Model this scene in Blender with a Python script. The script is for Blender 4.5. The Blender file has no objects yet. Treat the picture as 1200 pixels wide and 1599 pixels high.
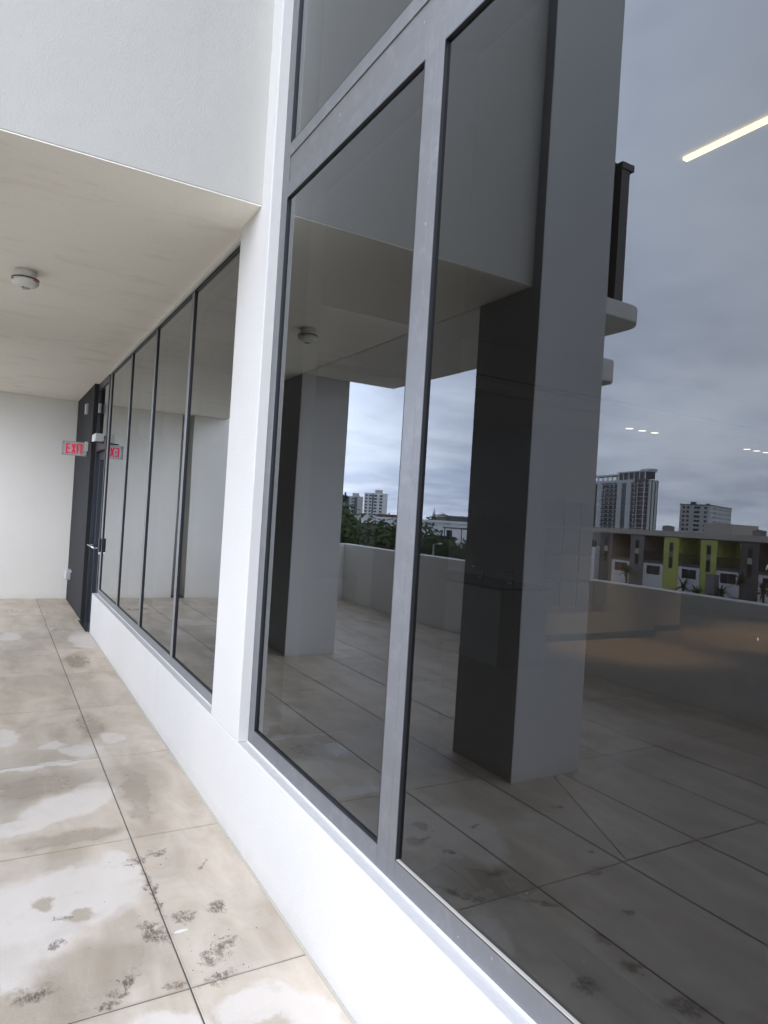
import bpy, math, random
from mathutils import Vector, Matrix
random.seed(7)
PI = math.pi
S = bpy.context.scene
COL = S.collection

# ------------------------------------------------------------------ camera
yaw, pitch, roll = math.radians(29.89), math.radians(0.311), math.radians(3.514)
Fw = Vector((math.sin(yaw) * math.cos(pitch), math.cos(yaw) * math.cos(pitch), math.sin(pitch)))
R0 = Vector((math.cos(yaw), -math.sin(yaw), 0))
Rt = R0 * math.cos(roll) + R0.cross(Fw) * math.sin(roll)
Up = Rt.cross(Fw)
cam_d = bpy.data.cameras.new('camera')
cam = bpy.data.objects.new('camera', cam_d)
COL.objects.link(cam)
M = Matrix((Rt, Up, -Fw)).transposed().to_4x4()
M.translation = Vector((0, 0, 1.7))
cam.matrix_world = M
cam_d.sensor_fit = 'HORIZONTAL'
cam_d.sensor_width = 36.0
cam_d.lens = 36.0 * 1062.3 / 1200.0
cam_d.clip_start = 0.05
cam_d.clip_end = 6000
S.camera = cam

# ------------------------------------------------------------------ world, sun, exposure
SUN_EL, SUN_AZ = 25.0, 236.0      # degrees; azimuth clockwise from +Y
w = bpy.data.worlds.new('World')
S.world = w
w.use_nodes = True
nt = w.node_tree
nt.nodes.clear()
def N(t, typ, **kw):
    n = t.nodes.new(typ)
    for k, v in kw.items():
        setattr(n, k, v)
    return n
def setin(n, **kw):
    for k, v in kw.items():
        n.inputs[k.replace('_', ' ')].default_value = v
out = N(nt, 'ShaderNodeOutputWorld')
bg = N(nt, 'ShaderNodeBackground')
bg.inputs['Strength'].default_value = 0.1
sky = N(nt, 'ShaderNodeTexSky', sky_type='NISHITA')
sky.sun_disc = False
sky.sun_elevation = math.radians(SUN_EL)
sky.sun_rotation = math.radians(SUN_AZ)
sky.air_density = 1.4
sky.dust_density = 2.5
tc = N(nt, 'ShaderNodeTexCoord')
sep = N(nt, 'ShaderNodeSeparateXYZ')
nt.links.new(tc.outputs['Generated'], sep.inputs[0])
def wm(op, a, b=None, c=None, clamp=False):
    n = N(nt, 'ShaderNodeMath', operation=op)
    n.use_clamp = clamp
    for i, v in enumerate((a, b, c)):
        if v is None: continue
        if isinstance(v, (int, float)): n.inputs[i].default_value = v
        else: nt.links.new(v, n.inputs[i])
    return n.outputs[0]
zz = wm('ADD', wm('MAXIMUM', sep.outputs[2], 0.0), 0.13)
px = wm('DIVIDE', sep.outputs[0], zz)
py = wm('DIVIDE', sep.outputs[1], zz)
cmb = N(nt, 'ShaderNodeCombineXYZ')
nt.links.new(px, cmb.inputs[0]); nt.links.new(py, cmb.inputs[1])
n1 = N(nt, 'ShaderNodeTexNoise'); setin(n1, Scale=0.33, Detail=7.0, Roughness=0.55, Distortion=0.35)
nt.links.new(cmb.outputs[0], n1.inputs['Vector'])
n2 = N(nt, 'ShaderNodeTexNoise'); setin(n2, Scale=0.8, Detail=5.0, Roughness=0.6, Distortion=0.2)
nt.links.new(cmb.outputs[0], n2.inputs['Vector'])
r1 = N(nt, 'ShaderNodeValToRGB')          # cloud tone, dark bellies to pale tops
r1.color_ramp.elements[0].position = 0.38; r1.color_ramp.elements[0].color = (32.0, 38.0, 52.0, 1)
r1.color_ramp.elements[1].position = 0.64; r1.color_ramp.elements[1].color = (65.0, 70.0, 80.0, 1)
mixn = wm('ADD', wm('MULTIPLY', n1.outputs['Fac'], 0.6), wm('MULTIPLY', n2.outputs['Fac'], 0.4))
nt.links.new(mixn, r1.inputs[0])
# a little paler low down
grad = wm('SUBTRACT', 1.0, wm('MULTIPLY', wm('MAXIMUM', sep.outputs[2], 0.0), 0.5))
grad = wm('MULTIPLY', grad, wm('ADD', 0.97, wm('MULTIPLY', sep.outputs[1], 0.14)))
cl = N(nt, 'ShaderNodeVectorMath', operation='SCALE')
nt.links.new(r1.outputs[0], cl.inputs[0]); nt.links.new(grad, cl.inputs['Scale'])
mx = N(nt, 'ShaderNodeMix', data_type='RGBA')
r2 = N(nt, 'ShaderNodeValToRGB')
r2.color_ramp.elements[0].position = 0.36; r2.color_ramp.elements[0].color = (0.80,) * 3 + (1,)
r2.color_ramp.elements[1].position = 0.56; r2.color_ramp.elements[1].color = (0.97,) * 3 + (1,)
nt.links.new(n2.outputs['Fac'], r2.inputs[0])
nt.links.new(r2.outputs[0], mx.inputs['Factor'])
nt.links.new(sky.outputs[0], mx.inputs['A'])
nt.links.new(cl.outputs[0], mx.inputs['B'])
nt.links.new(mx.outputs['Result'], bg.inputs['Color'])
nt.links.new(bg.outputs[0], out.inputs['Surface'])

sd = bpy.data.lights.new('sun', 'SUN')
sd.energy = 1.1
sd.angle = math.radians(38)
sd.color = (1.0, 0.955, 0.90)
sun = bpy.data.objects.new('sun', sd)
COL.objects.link(sun)
el, az = math.radians(SUN_EL), math.radians(SUN_AZ)
dv = Vector((math.sin(az) * math.cos(el), math.cos(az) * math.cos(el), math.sin(el)))
sun.rotation_euler = dv.to_track_quat('Z', 'Y').to_euler()
sun.location = dv * 30

S.view_settings.view_transform = 'Standard'
S.view_settings.look = 'None'
S.view_settings.exposure = -0.2
S.view_settings.gamma = 1.0
S.view_settings.use_curve_mapping = False
S.cycles.use_denoising = True
S.cycles.max_bounces = 14
S.cycles.diffuse_bounces = 6
S.cycles.glossy_bounces = 5
S.cycles.transparent_max_bounces = 16
S.cycles.sample_clamp_indirect = 6.0
S.cycles.caustics_reflective = False

# ------------------------------------------------------------------ node helpers
class NT:
    def __init__(self, name):
        self.m = bpy.data.materials.new(name)
        self.m.use_nodes = True
        self.t = self.m.node_tree
        self.t.nodes.clear()
        self.out = self.t.nodes.new('ShaderNodeOutputMaterial')
    def n(self, typ, **kw):
        return N(self.t, typ, **kw)
    def l(self, a, b):
        self.t.links.new(a, b)
    def put(self, sock, v):
        if hasattr(v, 'is_linked'): self.l(v, sock)
        else: sock.default_value = v
    def math(self, op, a, b=None, clamp=False):
        n = self.n('ShaderNodeMath', operation=op); n.use_clamp = clamp
        self.put(n.inputs[0], a)
        if b is not None: self.put(n.inputs[1], b)
        return n.outputs[0]
    def mix(self, f, a, b):
        n = self.n('ShaderNodeMix', data_type='RGBA')
        self.put(n.inputs['Factor'], f); self.put(n.inputs['A'], a); self.put(n.inputs['B'], b)
        return n.outputs['Result']
    def noise(self, vec, scale, detail=4.0, rough=0.55, dist=0.0):
        n = self.n('ShaderNodeTexNoise')
        setin(n, Scale=scale, Detail=detail, Roughness=rough, Distortion=dist)
        if vec is not None: self.l(vec, n.inputs['Vector'])
        return n.outputs['Fac']
    def ramp(self, f, p0, p1, c0=(0, 0, 0, 1), c1=(1, 1, 1, 1)):
        n = self.n('ShaderNodeValToRGB')
        e = n.color_ramp.elements
        e[0].position, e[0].color = p0, c0
        e[1].position, e[1].color = p1, c1
        self.l(f, n.inputs[0])
        return n.outputs[0]
    def pos(self, scale=(1, 1, 1), rotz=0.0):
        g = self.n('ShaderNodeNewGeometry')
        m = self.n('ShaderNodeMapping')
        m.inputs['Scale'].default_value = scale
        m.inputs['Rotation'].default_value = (0, 0, rotz)
        self.l(g.outputs['Position'], m.inputs['Vector'])
        return m.outputs[0]
    def bsdf(self, color, rough=0.6, metal=0.0, spec=0.5, bump=None, bstr=0.2, bdist=0.01, emis=None, estr=0.0):
        b = self.n('ShaderNodeBsdfPrincipled')
        self.put(b.inputs['Base Color'], color)
        self.put(b.inputs['Roughness'], rough)
        b.inputs['Metallic'].default_value = metal
        self.put(b.inputs['Specular IOR Level'], spec)
        if bump is not None:
            bp = self.n('ShaderNodeBump')
            bp.inputs['Strength'].default_value = bstr
            bp.inputs['Distance'].default_value = bdist
            self.l(bump, bp.inputs['Height'])
            self.l(bp.outputs[0], b.inputs['Normal'])
        if emis is not None:
            b.inputs['Emission Color'].default_value = emis
            b.inputs['Emission Strength'].default_value = estr
        self.l(b.outputs[0], self.out.inputs['Surface'])
        return self.m

def c4(c): return tuple(c) + (1.0,) if len(c) == 3 else tuple(c)

def plain(name, color, rough=0.6, metal=0.0, var=0.08, vscale=3.0, bump=0.0, bscale=200, bdist=0.002, spec=0.5):
    k = NT(name)
    p = k.pos()
    f = k.noise(p, vscale, 5)
    a = tuple(max(0, x * (1 - var)) for x in color); b = tuple(min(1, x * (1 + var)) for x in color)
    col = k.mix(f, c4(a), c4(b))
    bm = k.noise(p, bscale, 3) if bump else None
    return k.bsdf(col, rough, metal, spec, bm, bump, bdist)

def stucco(name, color, warm=None, stain=0.0, dirt_low=False):
    k = NT(name)
    p = k.pos()
    big = k.noise(p, 0.7, 5, 0.6)
    fine = k.noise(p, 26, 4, 0.6)
    a = tuple(x * 0.93 for x in color); b = tuple(min(1, x * 1.05) for x in color)
    col = k.mix(big, c4(a), c4(b))
    col = k.mix(k.math('MULTIPLY', fine, 0.10), col, c4(tuple(x * 0.82 for x in color)))
    if warm:
        col = k.mix(k.ramp(k.noise(p, 0.35, 3), 0.35, 0.7), col, c4(warm))
    if stain:
        ps = k.pos((1.0, 2.6, 1.0), 0.35)
        s = k.ramp(k.noise(ps, 1.15, 7, 0.62, 0.5), 0.54, 0.78)
        s2 = k.ramp(k.noise(k.pos((1.2, 5.0, 1)), 3.2, 6, 0.65), 0.60, 0.72)
        fac = k.math('ADD', k.math('MULTIPLY', s, stain), k.math('MULTIPLY', s2, stain * 0.45), True)
        col = k.mix(fac, col, c4(tuple(x * y for x, y in zip(color, (0.62, 0.59, 0.55)))))
    sp = k.n('ShaderNodeSeparateXYZ'); k.l(p, sp.inputs[0])
    low = k.ramp(k.math('ADD', sp.outputs[2], k.math('MULTIPLY', k.noise(p, 6, 5, 0.7), 0.16)), 0.05, 0.17, (1, 1, 1, 1), (0, 0, 0, 1))
    onw = k.math('GREATER_THAN', sp.outputs[2], -0.3)
    low = k.math('MULTIPLY', k.math('MULTIPLY', low, onw), 0.22)
    col = k.mix(low, col, c4(tuple(x * y for x, y in zip(color, (0.55, 0.49, 0.42)))))
    runs = k.ramp(k.noise(k.pos((5, 5, 0.35)), 2.2, 5, 0.6), 0.58, 0.80)
    col = k.mix(k.math('MULTIPLY', runs, 0.09), col, c4(tuple(x * 0.7 for x in color)))
    specks = k.ramp(k.noise(p, 38, 2, 0.5), 0.735, 0.76)
    col = k.mix(k.math('MULTIPLY', specks, 0.18), col, (0.30, 0.27, 0.23, 1))
    h = k.math('ADD', k.noise(p, 70, 5, 0.75), k.math('MULTIPLY', k.noise(p, 3.0, 3), 2.4))
    return k.bsdf(col, 0.82, 0.0, 0.25, h, 0.5, 0.006)

# ------------------------------------------------------------------ materials
MAT = {}
MAT['white'] = stucco('white_stucco', (0.645, 0.63, 0.605))
MAT['offwhite'] = stucco('off_white_stucco', (0.83, 0.81, 0.765))
MAT['beam'] = stucco('beam_stucco', (0.485, 0.47, 0.43), stain=0.05)
MAT['ceiling'] = stucco('ceiling_stucco', (0.93, 0.90, 0.81), stain=0.46)
MAT['cream'] = stucco('parapet_stucco', (0.82, 0.81, 0.785))
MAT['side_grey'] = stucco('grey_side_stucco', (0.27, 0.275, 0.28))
MAT['column'] = stucco('column_stucco', (0.62, 0.62, 0.615))
MAT['charcoal'] = stucco('charcoal_stucco', (0.034, 0.034, 0.037))
MAT['sealant'] = plain('sealant', (0.50, 0.47, 0.41), 0.7)
MAT['grout'] = plain('grout', (0.11, 0.095, 0.08), 0.9)
MAT['black'] = plain('black_gasket', (0.012, 0.012, 0.014), 0.45)
MAT['blackmetal'] = plain('black_metal', (0.022, 0.023, 0.026), 0.35, 0.3)
MAT['darkframe'] = plain('dark_frame', (0.045, 0.05, 0.062), 0.35, 0.3)
MAT['chrome'] = plain('brushed_steel', (0.62, 0.63, 0.65), 0.22, 1.0)
MAT['plastic'] = plain('white_plastic', (0.72, 0.71, 0.68), 0.4)
MAT['grey_plastic'] = plain('grey_plastic', (0.42, 0.43, 0.44), 0.4)

def anodised(name, color, specks=True):
    k = NT(name)
    p = k.pos()
    col = k.mix(k.noise(k.pos((1, 1, 6)), 2.0, 5), c4(tuple(x * 0.9 for x in color)), c4(tuple(x * 1.08 for x in color)))
    if specks:      # lime spots and streaks left by the washing
        sp = k.ramp(k.noise(k.pos((1, 1, 0.4)), 60, 2, 0.5), 0.725, 0.76)
        where = k.ramp(k.noise(p, 2.2, 2), 0.46, 0.62)
        col = k.mix(k.math('MULTIPLY', k.math('MULTIPLY', sp, where), 0.8), col, (0.8, 0.8, 0.8, 1))
        dust = k.ramp(k.noise(p, 14, 6, 0.7), 0.5, 0.8)
        col = k.mix(k.math('MULTIPLY', dust, 0.16), col, (0.55, 0.53, 0.50, 1))
    r = k.math('ADD', 0.36, k.math('MULTIPLY', k.noise(p, 9, 4), 0.2))
    return k.bsdf(col, r, 0.45, 0.5, k.noise(p, 240, 2), 0.05, 0.001)
MAT['frame'] = anodised('anodised_aluminium', (0.185, 0.188, 0.196))
MAT['frame_warm'] = anodised('weathered_aluminium', (0.185, 0.182, 0.188))
MAT['bead'] = plain('white_sealant', (0.86, 0.86, 0.86), 0.5)
MAT['counter'] = plain('dark_counter', (0.03, 0.03, 0.03), 0.25)
MAT['frame_light'] = anodised('light_aluminium', (0.25, 0.25, 0.255), False)

def glass(name, tint, ior=1.8, dirt=0.0):
    k = NT(name)
    geo = k.n('ShaderNodeNewGeometry')
    fr = k.n('ShaderNodeFresnel'); fr.inputs['IOR'].default_value = ior
    inv = k.math('SUBTRACT', 1.0, fr.outputs[0])
    f = k.math('SUBTRACT', 1.0, k.math('MULTIPLY', inv, inv))   # two sheets of a sealed unit
    f = k.math('MULTIPLY', f, k.math('SUBTRACT', 1.0, geo.outputs['Backfacing']))
    gl = k.n('ShaderNodeBsdfGlossy'); gl.inputs['Roughness'].default_value = 0.0
    gl.inputs['Color'].default_value = (0.93, 0.97, 1.0, 1)
    if dirt:
        bp = k.n('ShaderNodeBump'); bp.inputs['Strength'].default_value = 0.05; bp.inputs['Distance'].default_value = 0.03
        k.l(k.noise(k.pos(), 0.9, 1), bp.inputs['Height'])
        k.l(bp.outputs[0], gl.inputs['Normal'])
    tr = k.n('ShaderNodeBsdfTransparent'); tr.inputs['Color'].default_value = c4(tint)
    ms = k.n('ShaderNodeMixShader')
    k.l(f, ms.inputs[0]); k.l(tr.outputs[0], ms.inputs[1]); k.l(gl.outputs[0], ms.inputs[2])
    last = ms.outputs[0]
    if dirt:        # thin film of dust, heavier in faint vertical runs, and dried drops
        d1 = k.ramp(k.noise(k.pos((1, 7, 0.35)), 1.6, 7, 0.65), 0.56, 0.80)
        drops = k.ramp(k.noise(k.pos((1, 1, 0.45)), 55, 2, 0.5), 0.765, 0.79)
        wh = k.ramp(k.noise(k.pos(), 1.7, 2), 0.50, 0.68)
        fac = k.math('ADD', k.math('MULTIPLY', d1, dirt), k.math('MULTIPLY', k.math('MULTIPLY', drops, wh), 0.5), True)
        fac = k.math('ADD', fac, 0.002, True)
        df = k.n('ShaderNodeBsdfDiffuse'); df.inputs['Color'].default_value = (0.55, 0.55, 0.54, 1)
        m2 = k.n('ShaderNodeMixShader')
        k.l(fac, m2.inputs[0]); k.l(last, m2.inputs[1]); k.l(df.outputs[0], m2.inputs[2])
        last = m2.outputs[0]
    k.l(last, k.out.inputs['Surface'])
    return k.m
MAT['glass'] = glass('tinted_glass', (0.40, 0.40, 0.395), 1.43, 0.006)
MAT['clear'] = glass('clear_acrylic', (0.93, 0.95, 0.94), 1.3)
MAT['rail_glass'] = glass('railing_glass', (0.10, 0.11, 0.12), 1.45)

def emit(name, color, strength):
    k = NT(name)
    e = k.n('ShaderNodeEmission'); e.inputs['Color'].default_value = c4(color); e.inputs['Strength'].default_value = strength
    k.l(e.outputs[0], k.out.inputs['Surface'])
    return k.m
MAT['led'] = emit('led_strip', (1.0, 0.78, 0.30), 14.0)
MAT['down'] = emit('downlight', (1.0, 0.80, 0.58), 10.0)
MAT['red'] = emit('exit_red', (1.0, 0.025, 0.09), 0.75)
MAT['redprint'] = plain('red_print', (0.55, 0.05, 0.04), 0.5)

# --- porcelain pavers: damp and dry patches, soil left after pressure washing
def tile_material():
    k = NT('porcelain_paver')
    base = k.pos()
    # warp
    wn = k.n('ShaderNodeTexNoise'); setin(wn, Scale=7.0, Detail=6.0, Roughness=0.6)
    k.l(base, wn.inputs['Vector'])
    sub = k.n('ShaderNodeVectorMath', operation='SUBTRACT'); k.l(wn.outputs['Color'], sub.inputs[0]); sub.inputs[1].default_value = (0.5, 0.5, 0.5)
    sc = k.n('ShaderNodeVectorMath', operation='SCALE'); k.l(sub.outputs[0], sc.inputs[0]); sc.inputs['Scale'].default_value = 0.20
    ad = k.n('ShaderNodeVectorMath', operation='ADD'); k.l(base, ad.inputs[0]); k.l(sc.outputs[0], ad.inputs[1])
    wp = ad.outputs[0]
    def blobs(lst, vec, edge0, edge1):
        cur = None
        for (x, y, a, b, r) in lst:
            mp = k.n('ShaderNodeMapping', vector_type='TEXTURE')
            mp.inputs['Location'].default_value = (x, y, 0)
            mp.inputs['Rotation'].default_value = (0, 0, math.radians(r))
            mp.inputs['Scale'].default_value = (a, b, 1e3)
            k.l(vec, mp.inputs['Vector'])
            ln = k.n('ShaderNodeVectorMath', operation='LENGTH'); k.l(mp.outputs[0], ln.inputs[0])
            cur = ln.outputs['Value'] if cur is None else k.math('MINIMUM', cur, ln.outputs['Value'])
        return k.ramp(cur, edge0, edge1, (1, 1, 1, 1), (0, 0, 0, 1))
    dry = blobs([(0.42, 3.15, 0.28, 0.28, 0), (0.15, 3.0, 0.30, 0.36, 0), (0.60, 3.25, 0.10, 0.26, 0), (0.20, 2.75, 0.16, 0.14, 20),
                 (0.44, 4.05, 0.24, 0.17, 20), (0.60, 4.2, 0.12, 0.22, 0), (0.20, 3.88, 0.2, 0.09, 10),
                 (0.44, 5.10, 0.10, 0.09, 0), (0.15, 5.35, 0.10, 0.2, 0), (0.40, 4.73, 0.36, 0.05, 0), (0.60, 4.95, 0.14, 0.13, 0),
                 (0.58, 2.18, 0.14, 0.16, 0), (0.88, 2.20, 0.15, 0.11, 0), (1.03, 2.02, 0.1, 0.2, 0),
                 (0.83, 5.14, 0.10, 0.12, 0), (1.02, 8.8, 0.16, 0.6, 0), (0.26, 9.1, 0.12, 0.25, 0)], wp, 0.80, 1.03)
    # patches elsewhere on the terrace
    g_dry = k.ramp(k.noise(k.pos(), 0.75, 5, 0.5, 0.7), 0.555, 0.58)
    far = k.n('ShaderNodeSeparateXYZ'); k.l(base, far.inputs[0])
    west = k.ramp(far.outputs[0], 0.0, 0.06, (1, 1, 1, 1), (0, 0, 0, 1))
    dry = k.math('ADD', dry, k.math('MULTIPLY', k.math('MULTIPLY', g_dry, west), 0.55), True)
    wet = blobs([(0.84, 7.66, 0.15, 0.44, 0), (0.82, 4.12, 0.09, 0.55, -4), (0.35, 4.40, 0.33, 0.20, 8), (0.43, 3.68, 0.34, 0.09, 0),
                 (0.35, 11.15, 0.26, 0.22, 0), (0.84, 10.9, 0.13, 0.22, 0), (0.40, 2.60, 0.26, 0.22, 10), (0.2, 2.45, 0.2, 0.2, 0),
                 (0.41, 2.98, 0.06, 0.07, 0), (0.27, 3.12, 0.05, 0.08, 30), (0.75, 9.8, 0.1, 0.5, 0), (0.72, 5.5, 0.12, 0.35, 0)], wp, 0.62, 1.08)
    oi = k.n('ShaderNodeObjectInfo')
    # cloudy stone figure
    fig = k.noise(k.pos((2.6, 1.0, 1), 0.3), 1.6, 7, 0.6, 0.6)
    vein = k.noise(k.pos((1, 4, 1), -0.5), 2.4, 6, 0.65, 0.3)
    damp_a, damp_b = (0.45, 0.375, 0.29, 1), (0.63, 0.545, 0.44, 1)
    col = k.mix(k.ramp(fig, 0.36, 0.64), damp_a, damp_b)
    col = k.mix(k.math('MULTIPLY', k.ramp(vein, 0.45, 0.75), 0.35), col, (0.60, 0.55, 0.49, 1))
    dry_c = k.mix(fig, (0.635, 0.57, 0.505, 1), (0.71, 0.645, 0.575, 1))
    col = k.mix(k.math('MULTIPLY', wet, 0.50), col, (0.31, 0.255, 0.19, 1))
    col = k.mix(k.math('MULTIPLY', dry, k.math('SUBTRACT', 0.9, k.math('MULTIPLY', wet, 0.8))), col, dry_c)
    g_wet = k.ramp(k.noise(k.pos((1, 1.4, 1), 0.5), 1.1, 6, 0.6, 0.8), 0.54, 0.62)
    col = k.mix(k.math('MULTIPLY', g_wet, 0.18), col, (0.27, 0.225, 0.175, 1))
    tone = k.math('ADD', 0.93, k.math('MULTIPLY', oi.outputs['Random'], 0.12))
    hs = k.n('ShaderNodeHueSaturation'); k.l(tone, hs.inputs['Value']); k.l(col, hs.inputs['Color'])
    col = hs.outputs['Color']
    # dried soil
    wn2 = k.n('ShaderNodeTexNoise'); setin(wn2, Scale=16.0, Detail=5.0, Roughness=0.7)
    k.l(base, wn2.inputs['Vector'])
    sub2 = k.n('ShaderNodeVectorMath', operation='SUBTRACT'); k.l(wn2.outputs['Color'], sub2.inputs[0]); sub2.inputs[1].default_value = (0.5, 0.5, 0.5)
    sc2 = k.n('ShaderNodeVectorMath', operation='SCALE'); k.l(sub2.outputs[0], sc2.inputs[0]); sc2.inputs['Scale'].default_value = 0.15
    ad2 = k.n('ShaderNodeVectorMath', operation='ADD'); k.l(base, ad2.inputs[0]); k.l(sc2.outputs[0], ad2.inputs[1])
    soilmask = blobs([(0.82, 2.51, 0.075, 0.055, 35), (0.88, 2.57, 0.06, 0.05, 20), (0.65, 2.74, 0.055, 0.11, 20), (0.67, 2.66, 0.02, 0.06, 15),
                      (0.77, 2.80, 0.06, 0.05, 10), (0.92, 2.80, 0.05, 0.05, 0), (0.50, 2.49, 0.07, 0.035, 60), (0.47, 2.45, 0.04, 0.03, 0),
                      (0.80, 2.38, 0.07, 0.03, 15), (0.67, 3.32, 0.06, 0.05, 0), (0.78, 3.36, 0.06, 0.05, 0), (0.33, 2.98, 0.035, 0.03, 0),
                      (0.21, 2.56, 0.08, 0.06, 0), (0.65, 2.41, 0.05, 0.03, 0), (0.96, 3.17, 0.07, 0.015, 50), (0.70, 3.05, 0.02, 0.25, 0),
                      (-0.64, 3.01, 0.06, 0.04, 20), (0.30, 2.81, 0.03, 0.03, 0), (0.44, 2.40, 0.04, 0.03, 0), (0.17, 2.26, 0.10, 0.03, 30),
                      (-0.14, 2.04, 0.05, 0.03, 0), (0.13, 1.96, 0.04, 0.06, 0), (0.16, 1.77, 0.05, 0.05, 0), (0.41, 1.77, 0.06, 0.06, 0),
                      (0.16, 1.54, 0.10, 0.07, 25), (-0.29, 2.36, 0.10, 0.03, 0), (-0.41, 2.52, 0.03, 0.02, 0), (0.0, 3.0, 0.05, 0.02, 0)], ad2.outputs[0], 0.5, 1.35)
    sv = k.pos((2.6, 0.8, 1), 0.9)
    grit = k.ramp(k.noise(sv, 42, 7, 0.8, 0.4), 0.40, 0.50)
    lump = k.ramp(k.noise(k.pos(), 20, 3, 0.6), 0.36, 0.52)
    grit = k.math('MULTIPLY', grit, lump, True)
    soil = k.math('MULTIPLY', soilmask, grit, True)
    gen = k.math('MULTIPLY', k.ramp(k.noise(k.pos(), 2.3, 3, 0.6), 0.60, 0.72), k.ramp(k.noise(k.pos((1.6, 1, 1), 0.8), 48, 6, 0.8), 0.55, 0.66), True)
    soil = k.math('ADD', soil, k.math('MULTIPLY', gen, 0.45), True)
    col = k.mix(k.math('MULTIPLY', soil, 0.80), col, (0.085, 0.052, 0.030, 1))
    tanf = k.math('MULTIPLY', k.ramp(k.noise(k.pos(), 5.5, 4, 0.6), 0.56, 0.72), 0.25)
    col = k.mix(tanf, col, (0.40, 0.29, 0.19, 1))
    # grime gathered along the joints
    sj = k.n('ShaderNodeSeparateXYZ'); k.l(base, sj.inputs[0])
    def near(v, off, pitch_):
        t_ = k.math('FRACT', k.math('DIVIDE', k.math('SUBTRACT', v, off - 50 * pitch_), pitch_))
        d_ = k.math('MULTIPLY', k.math('MINIMUM', t_, k.math('SUBTRACT', 1.0, t_)), pitch_)
        return k.ramp(k.math('ADD', d_, k.math('MULTIPLY', k.noise(base, 12, 4, 0.7), 0.012)), 0.008, 0.017, (1, 1, 1, 1), (0, 0, 0, 1))
    gj = k.math('MAXIMUM', near(sj.outputs[1], 2.37, 1.19), near(sj.outputs[0], 0.697, 0.592))
    col = k.mix(k.math('MULTIPLY', gj, 0.28), col, (0.17, 0.14, 0.11, 1))
    # roughness: damp stone reflects, dry does not
    ro = k.math('SUBTRACT', 0.52, k.math('MULTIPLY', wet, 0.26))
    ro = k.math('ADD', ro, k.math('MULTIPLY', dry, 0.30), True)
    ro = k.math('ADD', ro, k.math('MULTIPLY', k.math('SUBTRACT', fig, 0.5), 0.25), True)
    h = k.math('ADD', k.noise(k.pos((1, 2.0, 1), 0.7), 80, 5, 0.7), k.math('MULTIPLY', k.noise(base, 9, 4), 0.8))
    h = k.math('ADD', h, k.math('MULTIPLY', soil, 1.5))
    return k.bsdf(col, ro, 0, 0.5, h, 0.28, 0.004)
MAT['tile'] = tile_material()

# ------------------------------------------------------------------ mesh helpers
ORG = {}
class MB:
    def __init__(self):
        self.v, self.f, self.s = [], [], []
    def face(self, pts, smooth=False):
        n = len(self.v)
        self.v += [tuple(p) for p in pts]
        self.f.append(tuple(range(n, n + len(pts)))); self.s.append(smooth)
    def box(self, x0, x1, y0, y1, z0, z1, mat=None):
        n = len(self.v)
        P = [(x0, y0, z0), (x1, y0, z0), (x1, y1, z0), (x0, y1, z0), (x0, y0, z1), (x1, y0, z1), (x1, y1, z1), (x0, y1, z1)]
        if mat is not None: P = [tuple(mat @ Vector(p)) for p in P]
        self.v += P
        for q in ((0, 3, 2, 1), (4, 5, 6, 7), (0, 1, 5, 4), (1, 2, 6, 5), (2, 3, 7, 6), (3, 0, 4, 7)):
            self.f.append(tuple(n + i for i in q)); self.s.append(False)
        return self
    def prism(self, poly, z0, z1, mat=None):
        n, k = len(self.v), len(poly)
        P = [(x, y, z0) for x, y in poly] + [(x, y, z1) for x, y in poly]
        if mat is not None: P = [tuple(mat @ Vector(p)) for p in P]
        self.v += P
        self.f.append(tuple(n + i for i in reversed(range(k)))); self.s.append(False)
        self.f.append(tuple(n + k + i for i in range(k))); self.s.append(False)
        for i in range(k):
            j = (i + 1) % k
            self.f.append((n + i, n + j, n + k + j, n + k + i)); self.s.append(False)
        return self
    def lathe(self, prof, c, seg=24, mat=None, caps=True):
        n = len(self.v)
        for r, z in prof:
            for i in range(seg):
                a = 2 * PI * i / seg
                p = Vector((r * math.cos(a), r * math.sin(a), z))
                if mat is not None: p = mat @ p
                self.v.append((c[0] + p.x, c[1] + p.y, c[2] + p.z))
        for k in range(len(prof) - 1):
            for i in range(seg):
                j = (i + 1) % seg
                self.f.append((n + k * seg + i, n + k * seg + j, n + (k + 1) * seg + j, n + (k + 1) * seg + i)); self.s.append(True)
        if caps:
            self.f.append(tuple(n + i for i in reversed(range(seg)))); self.s.append(False)
            b = n + (len(prof) - 1) * seg
            self.f.append(tuple(b + i for i in range(seg))); self.s.append(False)
        return self
    def tube(self, a, b, r, seg=8, r2=None):
        a, b = Vector(a), Vector(b)
        q = (b - a).to_track_quat('Z', 'Y').to_matrix()
        L = (b - a).length
        return self.lathe([(r, 0), (r if r2 is None else r2, L)], a, seg, q)
    def build(self, name, mat, parent=None, bevel=0.0, seg=2, org=None):
        me = bpy.data.meshes.new(name)
        o0 = Vector(org) if org is not None else (ORG.get(parent.name, Vector()) if parent else Vector())
        me.from_pydata([tuple(Vector(p) - o0) for p in self.v], [], self.f)
        me.polygons.foreach_set('use_smooth', self.s)
        me.update()
        me.materials.append(mat if not isinstance(mat, str) else MAT[mat])
        o = bpy.data.objects.new(name, me)
        COL.objects.link(o)
        if parent: o.parent = parent
        else:
            o.location = o0
        ORG[o.name] = o0
        if bevel:
            b = o.modifiers.new('bevel', 'BEVEL')
            b.width = bevel; b.segments = seg; b.limit_method = 'ANGLE'; b.angle_limit = math.radians(40)
        return o
def box(name, mat, parent, *a, bevel=0.0, org=None):
    return MB().box(*a).build(name, mat, parent, bevel, org=org)
def tag(o, label=None, cat=None, group=None, kind=None):
    if label: o['label'] = label
    if cat: o['category'] = cat
    if group: o['group'] = group
    if kind: o['kind'] = kind
    return o
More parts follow.
